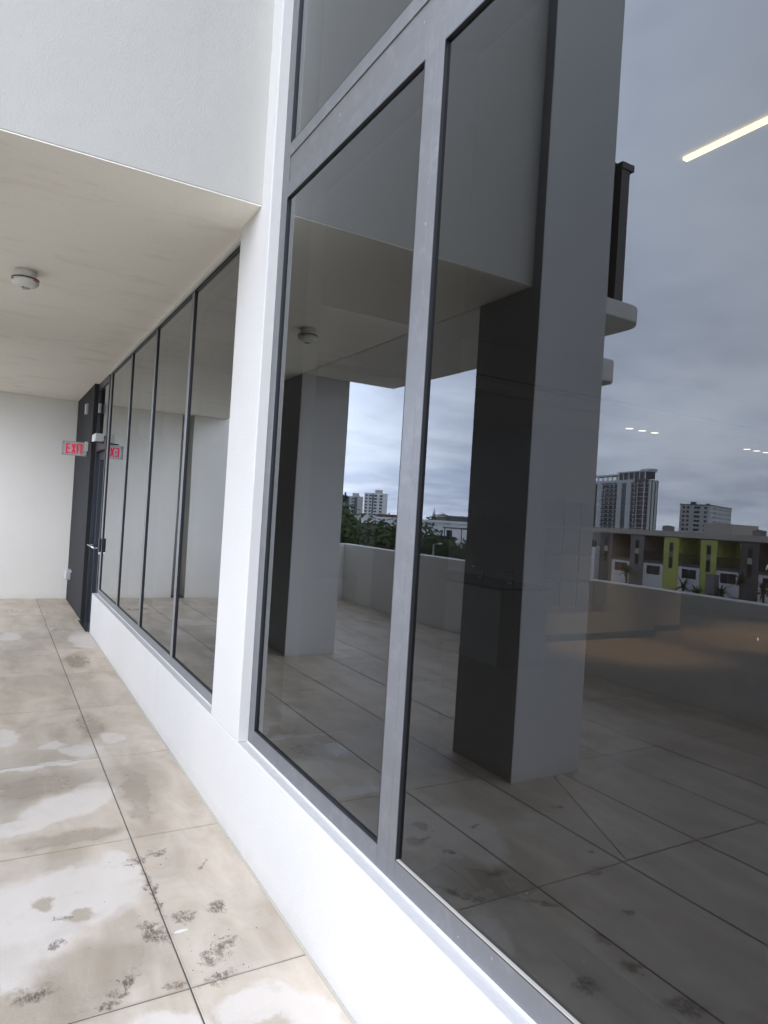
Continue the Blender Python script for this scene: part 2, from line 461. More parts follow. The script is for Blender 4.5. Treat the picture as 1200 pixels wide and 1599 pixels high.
def thing(name, loc, label, cat, group=None, rotz=0.0):
    o = bpy.data.objects.new(name, None)
    COL.objects.link(o)
    o.empty_display_size = 0.1
    o.location = loc
    o.rotation_euler = (0, 0, rotz)
    ORG[o.name] = Vector(loc) if not rotz else Vector()
    return tag(o, label, cat, group)
def copy_tree(o, parent=None):
    c = o.copy(); COL.objects.link(c)
    if parent: c.parent = parent
    for ch in [x for x in COL.objects if x.parent == o]:
        copy_tree(ch, c)
    return c

# ------------------------------------------------------------------ the setting: ground, terrace floor
GZ = -9.5
MAT['ground'] = plain('ground', (0.13, 0.14, 0.10), 0.95, var=0.35, vscale=0.05)
MAT['asphalt'] = plain('asphalt', (0.055, 0.055, 0.058), 0.9, var=0.15, vscale=0.6)
g = MB(); g.face([(-2600, -2600, GZ), (2600, -2600, GZ), (2600, 2600, GZ), (-2600, 2600, GZ)])
tag(g.build('ground', 'ground'), kind='structure')
rd = MB(); rd.face([(-22, -400, GZ + 0.004), (-14, -400, GZ + 0.004), (-14, 600, GZ + 0.004), (-22, 600, GZ + 0.004)])
tag(rd.build('road', 'asphalt'), kind='structure')

XW = 1.145          # wall face
XP = -3.69          # parapet inner face
slab = MB().box(XP - 0.2, 1.30, -8.0, 12.9, -0.32, -0.0035)
floor = slab.build('terrace_floor', 'grout')
tag(floor, kind='structure')
JX = [0.697 - 0.592 * i for i in range(8)]
xs = sorted([XP + 0.004] + [x for x in JX if x > XP + 0.1] + [XW - 0.006])
ys = [2.37 + 1.19 * i for i in range(-9, 10)]
GAP = 0.0028
meshes = {}
def tile_mesh(wd, ln):
    key = (round(wd, 3), round(ln, 3))
    if key not in meshes:
        m = MB(); b = 0.0018; a0, b0 = wd / 2, ln / 2
        m.face([(-a0 + b, -b0 + b, 0), (a0 - b, -b0 + b, 0), (a0 - b, b0 - b, 0), (-a0 + b, b0 - b, 0)])
        q = [(-a0 + b, -b0 + b), (a0 - b, -b0 + b), (a0 - b, b0 - b), (-a0 + b, b0 - b)]
        Q = [(-a0, -b0), (a0, -b0), (a0, b0), (-a0, b0)]
        for i in range(4):
            j = (i + 1) % 4
            m.face([Q[i] + (-b,), Q[j] + (-b,), q[j] + (0,), q[i] + (0,)])
            m.face([Q[i] + (-0.02,), Q[j] + (-0.02,), Q[j] + (-b,), Q[i] + (-b,)])
        me = bpy.data.meshes.new('tile')
        me.from_pydata(m.v, [], m.f); me.update(); me.materials.append(MAT['tile'])
        meshes[key] = me
    return meshes[key]
for i in range(len(xs) - 1):
    for j in range(len(ys) - 1):
        x0, x1, y0, y1 = xs[i] + GAP, xs[i + 1] - GAP, ys[j] + GAP, ys[j + 1] - GAP
        if y0 > 12.43 or y1 < -7.9: continue
        y1 = min(y1, 12.42) if x0 > -0.65 else min(y1, 12.35 if x0 > -2.2 else 12.09)
        if y1 - y0 < 0.05: continue
        if abs(xs[i] + 1.079) < 0.01 and abs(ys[j] - 2.37) < 0.01:
            # paver cut across its corner for the fall of the floor
            zt = 0.0
            for poly in ([(x0, y0), (x1 - 0.033, y0), (x0 + 0.012, y1), (x0, y1)], [(x1 - 0.027, y0), (x1, y0), (x1, y1), (x0 + 0.018, y1)]):
                o = MB().prism(poly, -0.02, zt).build('tile', 'tile', floor, org=None)
                zt -= 0.0006
            continue
        o = bpy.data.objects.new('tile', tile_mesh(x1 - x0, y1 - y0))
        COL.objects.link(o); o.parent = floor
        o.location = ((x0 + x1) / 2, (y0 + y1) / 2, random.uniform(-0.0007, 0.0006))
        o.rotation_euler = (random.uniform(-0.0007, 0.0007), random.uniform(-0.0012, 0.0012), 0)

# ------------------------------------------------------------------ outer walls of the terrace
wall = thing('facade_wall', (XW, 4.0, 0), 'white stucco wall with low plinth under the dark windows and a full-height pier between them', 'wall')
MB().box(XW, 1.46, -3.0, 5.289, -0.01, 0.50).box(XW, 1.46, 5.292, 9.25, -0.01, 0.50).build('plinth', 'white', wall, 0.006)
MB().box(XW, 1.46, 3.347, 3.832, 0.5, 7.0).build('pier', 'white', wall, 0.005)
MB().box(XW, 1.46, -3.0, -0.95, 0.5, 7.0).build('wall_end', 'white', wall, 0.005)
MB().box(XW - 0.009, XW - 0.0005, -3.0, 9.24, -0.006, 0.0065).build('sealant_bead', 'sealant', wall)

over = thing('upper_floor_overhang', (0, 7.5, 3.3), 'off-white upper storey overhang with tall smooth front face and stained underside above the terrace', 'overhang')
ov = MB().box(-0.62, 1.46, 3.486, 12.9, 3.302, 7.0).box(-1.23, -0.6215, 8.035, 12.355, 3.302, 7.0)
ov.build('front_face', 'beam', over, 0.004)
cs = MB(); 
cs.box(-0.619, 1.459, 3.489, 12.89, 3.296, 3.3015); cs.box(-1.228, -0.6195, 8.037, 12.354, 3.296, 3.3015)
cs.build('soffit', 'ceiling', over)
MB().box(-1.85, -0.625, 4.06, 7.378, 3.290, 7.0).build('edge_beam', 'offwhite', over, 0.004)

def column(y0, y1, label):
    o = thing('square_column', (-0.92, (y0 + y1) / 2, 0), label, 'column', 'square white columns at the terrace edge')
    MB().box(-1.235, -0.613, y0, y1, -0.008, 7.0).build('shaft', 'column', o, 0.006)
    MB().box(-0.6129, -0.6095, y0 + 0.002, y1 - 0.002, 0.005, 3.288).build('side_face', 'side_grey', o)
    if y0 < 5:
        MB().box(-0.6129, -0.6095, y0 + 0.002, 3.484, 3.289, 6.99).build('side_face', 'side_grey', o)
    MB().box(-1.240, -0.608, y0 - 0.005, y1 + 0.005, -0.006, 0.004).build('sealant_bead', 'sealant', o)
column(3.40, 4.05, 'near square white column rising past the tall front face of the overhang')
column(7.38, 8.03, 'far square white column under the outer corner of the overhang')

ew = thing('end_wall', (0.4, 12.45, 0), 'plain white stucco wall closing the far end of the terrace', 'wall')
MB().box(-0.43, XW, 12.43, 12.9, -0.01, 3.2955).build('wall_face', 'offwhite', ew)
MB().box(-0.64, -0.431, 12.75, 12.9, -0.01, 3.2955).build('recess', 'grey_plastic', ew)
MB().box(-2.3, -0.641, 12.36, 12.9, -0.01, 6.0).build('pilaster', 'offwhite', ew, 0.005)

par = thing('parapet_wall', (XP, 4, 0), 'low white parapet along the open side of the terrace', 'parapet')
MB().box(XP - 0.2, XP, -8.0, 12.3, -0.3, 1.095).build('long_side', 'cream', par, 0.012)
MB().box(XP + 0.001, -2.302, 12.1, 12.3, -0.3, 1.095).build('short_side', 'cream', par, 0.012)
box('outlet_cover', 'plastic', par, XP, XP + 0.02, 8.13, 8.22, 0.53, 0.67, bevel=0.004)

dk = thing('charcoal_wall', (XW, 11.3, 0), 'charcoal painted wall between the glass door and the white end wall', 'wall')
MB().box(XW - 0.004, 1.46, 10.28, 12.428, -0.01, 3.2955).build('wall_face', 'charcoal', dk, 0.004)

oc = thing('outdoor_outlet', (XW, 11.9, 0.4), 'small grey weatherproof outlet box low on the charcoal wall', 'outlet')
MB().box(1.060, XW - 0.004, 11.82, 11.96, 0.37, 0.54).build('cover', 'grey_plastic', oc, 0.018, 3)
for kk in range(4):
    MB().box(1.052, 1.0605, 11.845 + kk * 0.027, 11.86 + kk * 0.027, 0.39, 0.52).build('rib', 'plastic', oc)
MB().box(1.120, XW - 0.004, 11.74, 11.82, 0.50, 0.53).build('latch', 'grey_plastic', oc)
wb = thing('wall_box', (XW, 10.95, 3.0), 'small grey square box high on the charcoal wall under the ceiling', 'box')
MB().box(1.108, XW - 0.004, 10.86, 11.0, 2.93, 3.08).build('housing', 'grey_plastic', wb, 0.006)
MB().box(1.102, 1.1085, 10.985, 11.0, 2.93, 3.08).build('edge_strip', 'plastic', wb)

# ------------------------------------------------------------------ windows
XG = 1.212
XF = 1.200
def gasket(mb, y0, y1, z0, z1, t=0.004):
    mb.box(XF + 0.0005, XG + 0.006, y0, y0 + t, z0, z1); mb.box(XF + 0.0005, XG + 0.006, y1 - t, y1, z0, z1)
    mb.box(XF + 0.0005, XG + 0.006, y0 + t, y1 - t, z0, z0 + t); mb.box(XF + 0.0005, XG + 0.006, y0 + t, y1 - t, z1 - t, z1)
tw = thing('tall_window', (XF, 2.0, 0.5), 'tall tinted window with grey aluminium frame and deep transom reflecting the terrace and sky', 'window')
ZB, ZT0, ZT1, ZTOP = 0.578, 3.275, 3.548, 6.4
bays = [(3.263, 1.995), (1.877, 0.61), (0.492, -0.775)]
MB().box(XF, 1.34, 3.263, 3.3465, 0.5005, ZTOP + 0.08).build('jamb', 'frame', tw, 0.0015)
MB().box(XF, 1.34, -0.9495, -0.775, 0.5005, ZTOP + 0.08).build('jamb', 'frame', tw, 0.0015)
for (a, b) in ((1.877, 1.995), (0.492, 0.61)):
    for za, zb in ((0.5005, ZT0 + 0.0755), (ZT1 + 0.0005, ZTOP)):
        MB().box(XF, 1.34, a, a + 0.042, za, zb).build('mullion_half', 'frame', tw, 0.0012)
        MB().box(XF + 0.0005, 1.34, a + 0.0435, b, za, zb).build('mullion_half', 'frame', tw, 0.0012)
MB().box(XF + 0.0062, 1.34, -0.7745, 3.2625, ZT0 + 0.0765, ZT1 - 0.0655).build('transom_cover', 'frame_warm', tw)
MB().box(XF + 0.0002, 1.34, -0.7745, 3.2625, ZT1 - 0.065, ZT1).build('transom_rail', 'frame', tw, 0.0012)
MB().box(1.342, 1.50, -0.95, 3.35, 0.5008, 0.53).build('inner_sill', 'counter', tw)
for i, (a, b) in enumerate(bays):
    MB().box(XF + 0.0002, 1.34, b + 0.0008, a - 0.0008, 0.5005, ZB).build('bottom_rail', 'frame', tw, 0.0012)
    MB().box(XF + 0.0002, 1.34, b + 0.0008, a - 0.0008, ZT0, ZT0 + 0.076).build('transom_rail', 'frame', tw, 0.0012)
    MB().box(XF + 0.0002, 1.34, b + 0.0008, a - 0.0008, ZTOP, ZTOP + 0.08).build('head_rail', 'frame', tw)
    MB().box(XG, XG + 0.006, b + 0.001, a - 0.001, ZB + 0.001, ZT0 - 0.001).build('pane', 'glass', tw)
    MB().box(XG, XG + 0.006, b + 0.001, a - 0.001, ZT1 + 0.001, ZTOP - 0.001).build('pane', 'glass', tw)
    gm = MB(); gasket(gm, b, a, ZB, ZT0); gasket(gm, b, a, ZT1, ZTOP)
    gm.build('gasket', 'black', tw)
    if i > 0:
        MB().box(XF + 0.001, XG - 0.0005, b + 0.006, a - 0.006, ZB + 0.0002, ZB + 0.0062).build('sealant_bead', 'sealant', tw)
MB().box(XF - 0.006, XF - 0.0002, -0.94, 3.345, 0.5003, 0.505).build('sill_sealant', 'bead', tw)

sw = thing('window_wall', (XF, 6.5, 0.5), 'row of tall dark tinted window panes between the white pier and the door', 'window')
edges = [3.832, 5.075, 6.375, 7.645, 9.09]
MW = 0.068
MB().box(XF, 1.30, 9.07, 9.19, 0.5005, 3.294).build('jamb', 'frame_light', sw, 0.0015)
for y in edges[1:4]:
    MB().box(XF, 1.30, y, y + MW, 0.5005, 3.262).build('mullion', 'frame_light', sw, 0.0012)
ends = [(3.834, 5.075), (5.143, 6.375), (6.443, 7.645), (7.713, 9.07)]
for (a, b) in ends:
    MB().box(XF + 0.0002, 1.30, a + 0.0005, b - 0.0005, 0.5005, 0.566).build('bottom_rail', 'frame_light', sw, 0.0012)
    MB().box(XG, XG + 0.006, a + 0.001, b - 0.001, 0.567, 3.262).build('pane', 'glass', sw)
    gm = MB(); gasket(gm, a, b, 0.566, 3.263, 0.004); gm.build('gasket', 'black', sw)
MB().box(XF - 0.004, 1.30, 3.834, 9.07, 3.2635, 3.270).build('head_channel', 'black', sw)
MB().box(XF - 0.02, 1.30, 3.834, 9.19, 3.2705, 3.2945).build('head_trim', 'white', sw)
MB().box(XF - 0.006, XF - 0.0002, 3.834, 9.18, 0.5003, 0.504).build('sill_sealant', 'bead', sw)

# ------------------------------------------------------------------ glass door with closer
dr = thing('glass_door', (1.25, 9.75, 0), 'dark framed glass door with a transom pane beside the charcoal wall', 'door')
MB().box(1.196, 1.34, 9.252, 9.30, -0.005, 3.294).box(1.196, 1.34, 10.22, 10.276, -0.005, 3.294).build('door_frame', 'darkframe', dr, 0.002)
MB().box(1.1965, 1.34, 9.301, 10.219, 2.34, 2.47).build('head_rail', 'darkframe', dr, 0.002)
MB().box(1.1965, 1.34, 9.301, 10.219, 3.20, 3.294).build('head_rail', 'darkframe', dr, 0.002)
MB().box(XG, XG + 0.006, 9.302, 10.218, 2.471, 3.199).build('transom_pane', 'glass', dr)
lf = MB().box(1.245, 1.29, 9.306, 9.42, 0.01, 2.335).box(1.245, 1.29, 10.10, 10.214, 0.01, 2.335).box(1.2455, 1.2895, 9.421, 10.099, 0.01, 0.26).box(1.2455, 1.2895, 9.421, 10.099, 2.22, 2.335)
lf = lf.build('door_leaf', 'darkframe', dr, 0.003)
MB().box(1.262, 1.268, 9.422, 10.098, 0.262, 2.218).build('door_pane', 'glass', lf)
hb = MB().tube((1.15, 9.36, 1.06), (1.15, 10.02, 1.06), 0.014, 10).tube((1.15, 9.40, 1.06), (1.245, 9.40, 1.06), 0.011).tube((1.15, 9.98, 1.06), (1.245, 9.98, 1.06), 0.011)
hb.build('door_handle', 'chrome', lf)
MB().box(1.09, 1.19, 9.45, 9.80, 2.435, 2.535).build('door_closer', 'plastic', dr, 0.006)
MB().box(1.10, 1.195, 9.446, 9.451, 2.44, 2.53).build('closer_cap', 'plastic', dr)
MB().tube((1.12, 9.62, 2.425), (1.24, 9.36, 2.405), 0.011).tube((1.12, 9.62, 2.425), (1.03, 9.55, 2.42), 0.009).build('closer_arm', 'blackmetal', dr)
MB().box(1.1, 1.34, 9.3, 10.22, -0.009, 0.0045).build('threshold', 'chrome', dr)
MB().box(1.17, 1.1955, 9.90, 10.0, 2.86, 2.98).build('contact_sensor', 'grey_plastic', dr)

cr = thing('card_reader', (1.17, 9.1, 1.0), 'small black card reader box on the window frame beside the door', 'card reader')
MB().box(1.170, 1.199, 9.10, 9.165, 1.03, 1.20).build('housing', 'blackmetal', cr, 0.01, 3)
MB().box(1.175, 1.199, 9.105, 9.16, 1.0, 1.0295).build('bracket', 'chrome', cr)

# ------------------------------------------------------------------ EXIT sign
def letters(word, h, wd, t, gap):
    """list of polygons (in x,z) per letter, starting at x=0"""
    out = []; x = 0
    for ch in word:
        P = []
        if ch == 'E':
            ww = wd * 0.92
            P = [[(0, 0), (t, 0), (t, h), (0, h)]] + [[(t, z), (ww, z), (ww, z + t * .8), (t, z + t * .8)] for z in (0, h / 2 - t * .4, h - t * .8)]
        elif ch == 'X':
            ww = wd
            P = [[(0, 0), (t * 1.15, 0), (ww, h), (ww - t * 1.15, h)], [(ww - t * 1.15, 0), (ww, 0), (t * 1.15, h), (0, h)]]
        elif ch == 'I':
            ww = t; P = [[(0, 0), (t, 0), (t, h), (0, h)]]
        elif ch == 'T':
            ww = wd * 0.92
            P = [[(ww / 2 - t / 2, 0), (ww / 2 + t / 2, 0), (ww / 2 + t / 2, h - t * .8), (ww / 2 - t / 2, h - t * .8)], [(0, h - t * .8), (ww, h - t * .8), (ww, h), (0, h)]]
        elif ch == 'F':
            ww = wd * 0.85
            P = [[(0, 0), (t, 0), (t, h), (0, h)]] + [[(t, z), (ww, z), (ww, z + t * .8), (t, z + t * .8)] for z in (h / 2 - t * .4, h - t * .8)]
        elif ch == 'R':
            ww = wd * 0.9
            P = [[(0, 0), (t, 0), (t, h), (0, h)], [(t, h - t * .8), (ww, h - t * .8), (ww, h), (t, h)], [(t, h / 2 - t * .4), (ww, h / 2 - t * .4), (ww, h / 2 + t * .4), (t, h / 2 + t * .4)],
                 [(ww - t, h / 2 + t * .4), (ww, h / 2 + t * .4), (ww, h - t * .8), (ww - t, h - t * .8)], [(ww - t * 1.4, 0), (ww, 0), (ww - t * .9, h / 2 - t * .4), (ww - t * 2, h / 2 - t * .4)]]
        out.append((x, P)); x += ww + gap
    return out, x - gap
ex = thing('exit_sign', (0.97, 10.65, 2.38), 'clear edge-lit exit sign with red letters sticking out from the charcoal wall', 'exit sign')
ES_Y = 10.65
MB().box(0.812, 1.128, ES_Y, ES_Y + 0.008, 2.295, 2.478).build('sign_panel', 'clear', ex)
MB().box(0.8125, 1.1275, ES_Y + 0.0085, ES_Y + 0.0105, 2.2955, 2.4775).build('backing', 'plastic', ex)
MB().box(0.808, 1.128, ES_Y - 0.004, ES_Y + 0.014, 2.4785, 2.488).box(0.808, 1.128, ES_Y - 0.003, ES_Y + 0.013, 2.2875, 2.2945).box(0.8045, 0.8115, ES_Y - 0.003, ES_Y + 0.013, 2.2875, 2.488).build('edge_frame', 'grey_plastic', ex)
MB().box(1.095, XW - 0.0045, ES_Y - 0.022, ES_Y + 0.03, 2.365, 2.50).build('canopy', 'plastic', ex, 0.004)
for px_, pz_ in ((0.822, 2.462), (0.822, 2.306), (1.115, 2.306)):
    MB().lathe([(0.006, 0), (0.006, 0.006)], (px_, ES_Y - 0.0005, pz_), 10, Matrix.Rotation(PI / 2, 3, 'X')).build('screw', 'blackmetal', ex)
Ls, tot = letters('EXIT', 0.135, 0.062, 0.0165, 0.011)
for x0, polys in Ls:
    mb = MB()
    for q, P in enumerate(polys):
        e = q * 0.00015
        mb.prism([(0.853 + x0 + a, b) for a, b in P], 0, 0.003 + e, Matrix(((1, 0, 0, 0), (0, 0, -1, ES_Y - 0.0008), (0, 1, 0, 2.318), (0, 0, 0, 1))))
    mb.build('letter', 'red', ex)
ax_ = 0.853 + tot + 0.012
MB().prism([(ax_, 0.045), (ax_ + 0.006, 0.041), (ax_ + 0.021, 0.066), (ax_ + 0.006, 0.091), (ax_, 0.087), (ax_ + 0.013, 0.066)], 0, 0.003,
           Matrix(((1, 0, 0, 0), (0, 0, -1, ES_Y - 0.0008), (0, 1, 0, 2.318), (0, 0, 0, 1)))).build('arrow', 'redprint', ex)
MB().tube((1.128, ES_Y, 2.483), (1.139, ES_Y, 2.483), 0.003).build('conduit', 'blackmetal', ex)

# ------------------------------------------------------------------ smoke detector
DC = (0.112, 5.55, 3.2955)
det = thing('smoke_detector', DC, 'round white smoke detector with red print on the ceiling near the left edge', 'smoke detector')
MB().lathe([(0.068, -0.058), (0.070, -0.054), (0.070, -0.0005)], DC, 40).build('base', 'plastic', det)
MB().lathe([(0.090, -0.067), (0.091, -0.063), (0.090, -0.0585)], DC, 40).build('dark_ring', 'black', det)
MB().lathe([(0.018, -0.1205), (0.045, -0.118), (0.068, -0.110), (0.082, -0.099), (0.089, -0.084), (0.0895, -0.0675)], DC, 40).build('dome', 'plastic', det)
MB().lathe([(0.006, -0.133), (0.014, -0.131), (0.018, -0.1205)], DC, 20).build('sensor_tip', 'grey_plastic', det)
for kk in range(3):
    aa = kk * 2.1 + 0.4
    MB().box(-0.002, 0.002, 0.016, 0.032, -0.130, -0.116, Matrix.Translation(DC) @ Matrix.Rotation(aa, 4, 'Z')).build('vent_fin', 'grey_plastic', det)
Ls, tot = letters('FIRE', 0.014, 0.013, 0.0042, 0.003)
for base_a in (200, 318):
    mb = MB()
    for x0, polys in Ls:
        for q, P in enumerate(polys):
            aa = math.radians(base_a) + (x0 - tot / 2) / 0.09
            mt = Matrix.Translation(DC) @ Matrix.Rotation(aa + PI / 2, 4, 'Z') @ Matrix(((1, 0, 0, 0), (0, 0, -1, -0.0893), (0, 1, 0, -0.0845), (0, 0, 0, 1)))
            mb.prism(P, 0, 0.0008 + q * 0.00005, mt)
    mb.build('print', 'redprint', det)

# ------------------------------------------------------------------ interior behind the glass
MAT['int_wall'] = plain('interior_wall', (0.50, 0.485, 0.46), 0.8, var=0.03)
MAT['int_light'] = plain('bulkhead_paint', (0.78, 0.75, 0.70), 0.8, var=0.03)
MAT['int_ceil'] = plain('interior_ceiling', (0.55, 0.53, 0.49), 0.8, var=0.03)
MAT['int_base'] = plain('baseboard', (0.05, 0.055, 0.07), 0.6)
MAT['cab'] = plain('cabinet', (0.30, 0.31, 0.25), 0.5)
MAT['counter'] = plain('dark_counter', (0.03, 0.03, 0.03), 0.25)
MAT['panel'] = plain('panel_grey', (0.22, 0.22, 0.22), 0.6)
def wood():
    k = NT('interior_floor')
    f = k.noise(k.pos((3, 0.5, 1)), 1.2, 6, 0.6)
    col = k.mix(f, (0.24, 0.165, 0.095, 1), (0.42, 0.30, 0.18, 1))
    return k.bsdf(col, k.math('ADD', 0.32, k.math('MULTIPLY', f, 0.2)), 0, 0.5, f, 0.05)
MAT['wood'] = wood()
rm = thing('interior_room', (6, 5, 0), 'dim beige room seen behind the tinted tall window', 'room')
MB().box(1.461, 14.2, -3.0, 16.2, -0.2, 0.0).build('room_floor', 'wood', rm)
MB().box(1.461, 14.2, -3.0, 5.77, 3.602, 3.8).build('high_ceiling', 'int_ceil', rm)
MB().box(4.035, 14.2, 5.771, 6.2, 3.20, 3.8).box(1.461, 4.03, 5.90, 6.2, 3.20, 3.8).build('bulkhead', 'int_light', rm)
MB().box(4.04, 14.2, 5.755, 5.7705, 3.245, 3.255).build('shadow_gap', 'black', rm)
MB().box(1.461, 14.2, 6.201, 16.2, 3.16, 3.8).build('low_ceiling', 'int_ceil', rm)
MB().box(14.0, 14.2, -3.0, 16.2, 0.001, 3.6).box(1.461, 14.0, 16.0, 16.2, 0.001, 3.16).box(1.461, 14.0, -3.2, -3.0, 0.001, 3.6).build('room_wall', 'int_wall', rm)
MB().box(1.461, 14.2, -3.0, 5.77, 3.81, 7.0).build('upper_slab', 'int_wall', rm)
bw = thing('interior_wall_block', (8, 8, 0), 'pale wall block with dark baseboard seen faintly through the tall window', 'wall')
MB().box(6.88, 9.48, 7.40, 11.5, 0.0, 3.159).box(9.48, 10.6, 7.76, 11.5, 0.0, 3.159).build('wall_face', 'int_wall', bw)
MB().box(6.865, 9.495, 7.385, 11.5, 0.0, 0.10).box(9.495, 10.6, 7.745, 11.5, 0.0, 0.10).build('baseboard', 'int_base', bw)
pd = thing('panelled_shutter', (7.5, 7.38, 0.5), 'grid of small grey square panels seen faintly through the window', 'panel')
for i in range(4):
    for j in range(4):
        MB().box(6.97 + i * 0.345, 6.97 + i * 0.345 + 0.29, 7.372, 7.399, 0.53 + j * 0.395, 0.53 + j * 0.395 + 0.355).build('grid_panel', 'panel', pd)
isl = thing('kitchen_counter', (5.6, 6.6, 0), 'dark kitchen counter with two steel taps seen through the window', 'counter')
MB().box(5.25, 6.0, 6.25, 8.2, 0.0, 0.90).build('cabinet', 'cab', isl)
MB().box(5.20, 6.05, 6.20, 8.25, 0.901, 0.94).build('worktop', 'counter', isl)
for yy in (6.45, 7.05):
    MB().tube((5.6, yy, 0.94), (5.6, yy, 1.10), 0.014).tube((5.6, yy, 1.10), (5.42, yy, 1.12), 0.012).tube((5.6, yy, 0.95), (5.6, yy + 0.12, 0.97), 0.012).build('tap', 'chrome', isl)
cb = thing('tall_cupboard', (7, 9.3, 0), 'pale olive cupboard doors deep in the room behind the glass', 'cupboard')
MB().box(5.2, 5.75, 9.3, 9.8, 0.0, 1.95).build('door_panel', 'cab', cb); MB().box(5.85, 6.1, 9.3, 9.8, 0.0, 1.95).build('door_panel', 'cab', cb)
ls = thing('ceiling_strip_light', (2.93, 0.8, 3.6), 'long warm linear light on the room ceiling seen through the tall window', 'ceiling light')
MB().box(2.922, 2.953, -0.6, 2.275, 3.588, 3.6015).build('diffuser', 'led', ls)
def down(x, y, z, lab):
    t = thing('downlight', (x, y, z), lab, 'downlight', 'round downlights in the room ceiling')
    MB().lathe([(0.055, -0.006), (0.055, -0.0005)], (x, y, z), 16).build('lens', 'down', t)
    MB().lathe([(0.07, -0.004), (0.07, -0.0003)], (x, y, z), 16).build('trim_ring', 'plastic', t)
    ld = bpy.data.lights.new('downlight_lamp', 'SPOT')
    ld.energy = 170; ld.spot_size = math.radians(56); ld.spot_blend = 0.8; ld.color = (1.0, 0.80, 0.55); ld.shadow_soft_size = 0.05
    lo = bpy.data.objects.new('lamp', ld); COL.objects.link(lo); lo.parent = t
    lo.location = (0, 0, -0.02)
for gi, (x, y) in enumerate(((8.07, 7.15), (10.95, 7.2), (12.75, 7.55))):
    for kk in range(3):
        down(x - 0.27 + kk * 0.27, y - 0.45, 3.16, '%s round downlight of the %s row seen through the tall window' % (('left', 'middle', 'right')[kk], ('nearest', 'middle', 'farthest')[gi]))
wl = thing('wall_lamp', (13.1, 10, 2.2), 'short warm tube lamp glowing deep inside the room', 'lamp')
MB().box(12.87, 13.32, 9.98, 10.02, 2.185, 2.21).build('tube', 'down', wl)

# building body below and beside, neighbour balconies
MAT['bldg'] = plain('building_base', (0.62, 0.62, 0.60), 0.85)
bb = thing('building_base', (4, 4, GZ), 'white lower storeys of the apartment building under the terrace', 'building')
MB().box(XP - 0.18, 14.2, -7.9, 16.2, GZ, -0.33).build('wall', 'bldg', bb)

def rounded_slab(x0, x1, y0, y1, r, z0, z1, name, mat, parent):
    # rounded at the (x0,y0) corner
    P = [(x1, y0)]
    P += [(x1, y1), (x0, y1)]
    for i in range(9):
        a = PI + (PI / 2) * i / 8
        P.append((x0 + r + r * math.cos(a), y0 + r + r * math.sin(a)))
    m = MB().prism(P, z0, z1)
    return m.build(name, mat, parent, 0.015)
bal = thing('balcony', (-2.4, 5.0, 3.7), 'upper balcony with rounded concrete corner and black glass railing', 'balcony')
rounded_slab(-2.88, -1.84, 4.40, 6.7, 0.25, 3.66, 3.82, 'slab', 'offwhite', bal)
MB().box(-2.565, -2.455, 4.45, 4.60, 3.82, 5.06).build('railing_post', 'blackmetal', bal)
MB().box(-2.61, -2.45, 4.44, 4.60, 5.06, 5.12).box(-2.56, -2.50, 4.601, 6.6, 5.06, 5.12).box(-2.449, -1.86, 4.50, 4.56, 5.06, 5.12).build('top_rail', 'blackmetal', bal)
MB().box(-2.54, -2.53, 4.62, 6.6, 3.86, 5.05).box(-2.454, -1.86, 4.525, 4.535, 3.86, 5.05).build('railing_pane', 'rail_glass', bal)
ldg = thing('rounded_ledge', (-2.1, 5, 3.1), 'small rounded concrete ledge under the balcony', 'ledge')
rounded_slab(-2.476, -1.84, 4.36, 5.45, 0.12, 3.04, 3.25, 'slab', 'offwhite', ldg)

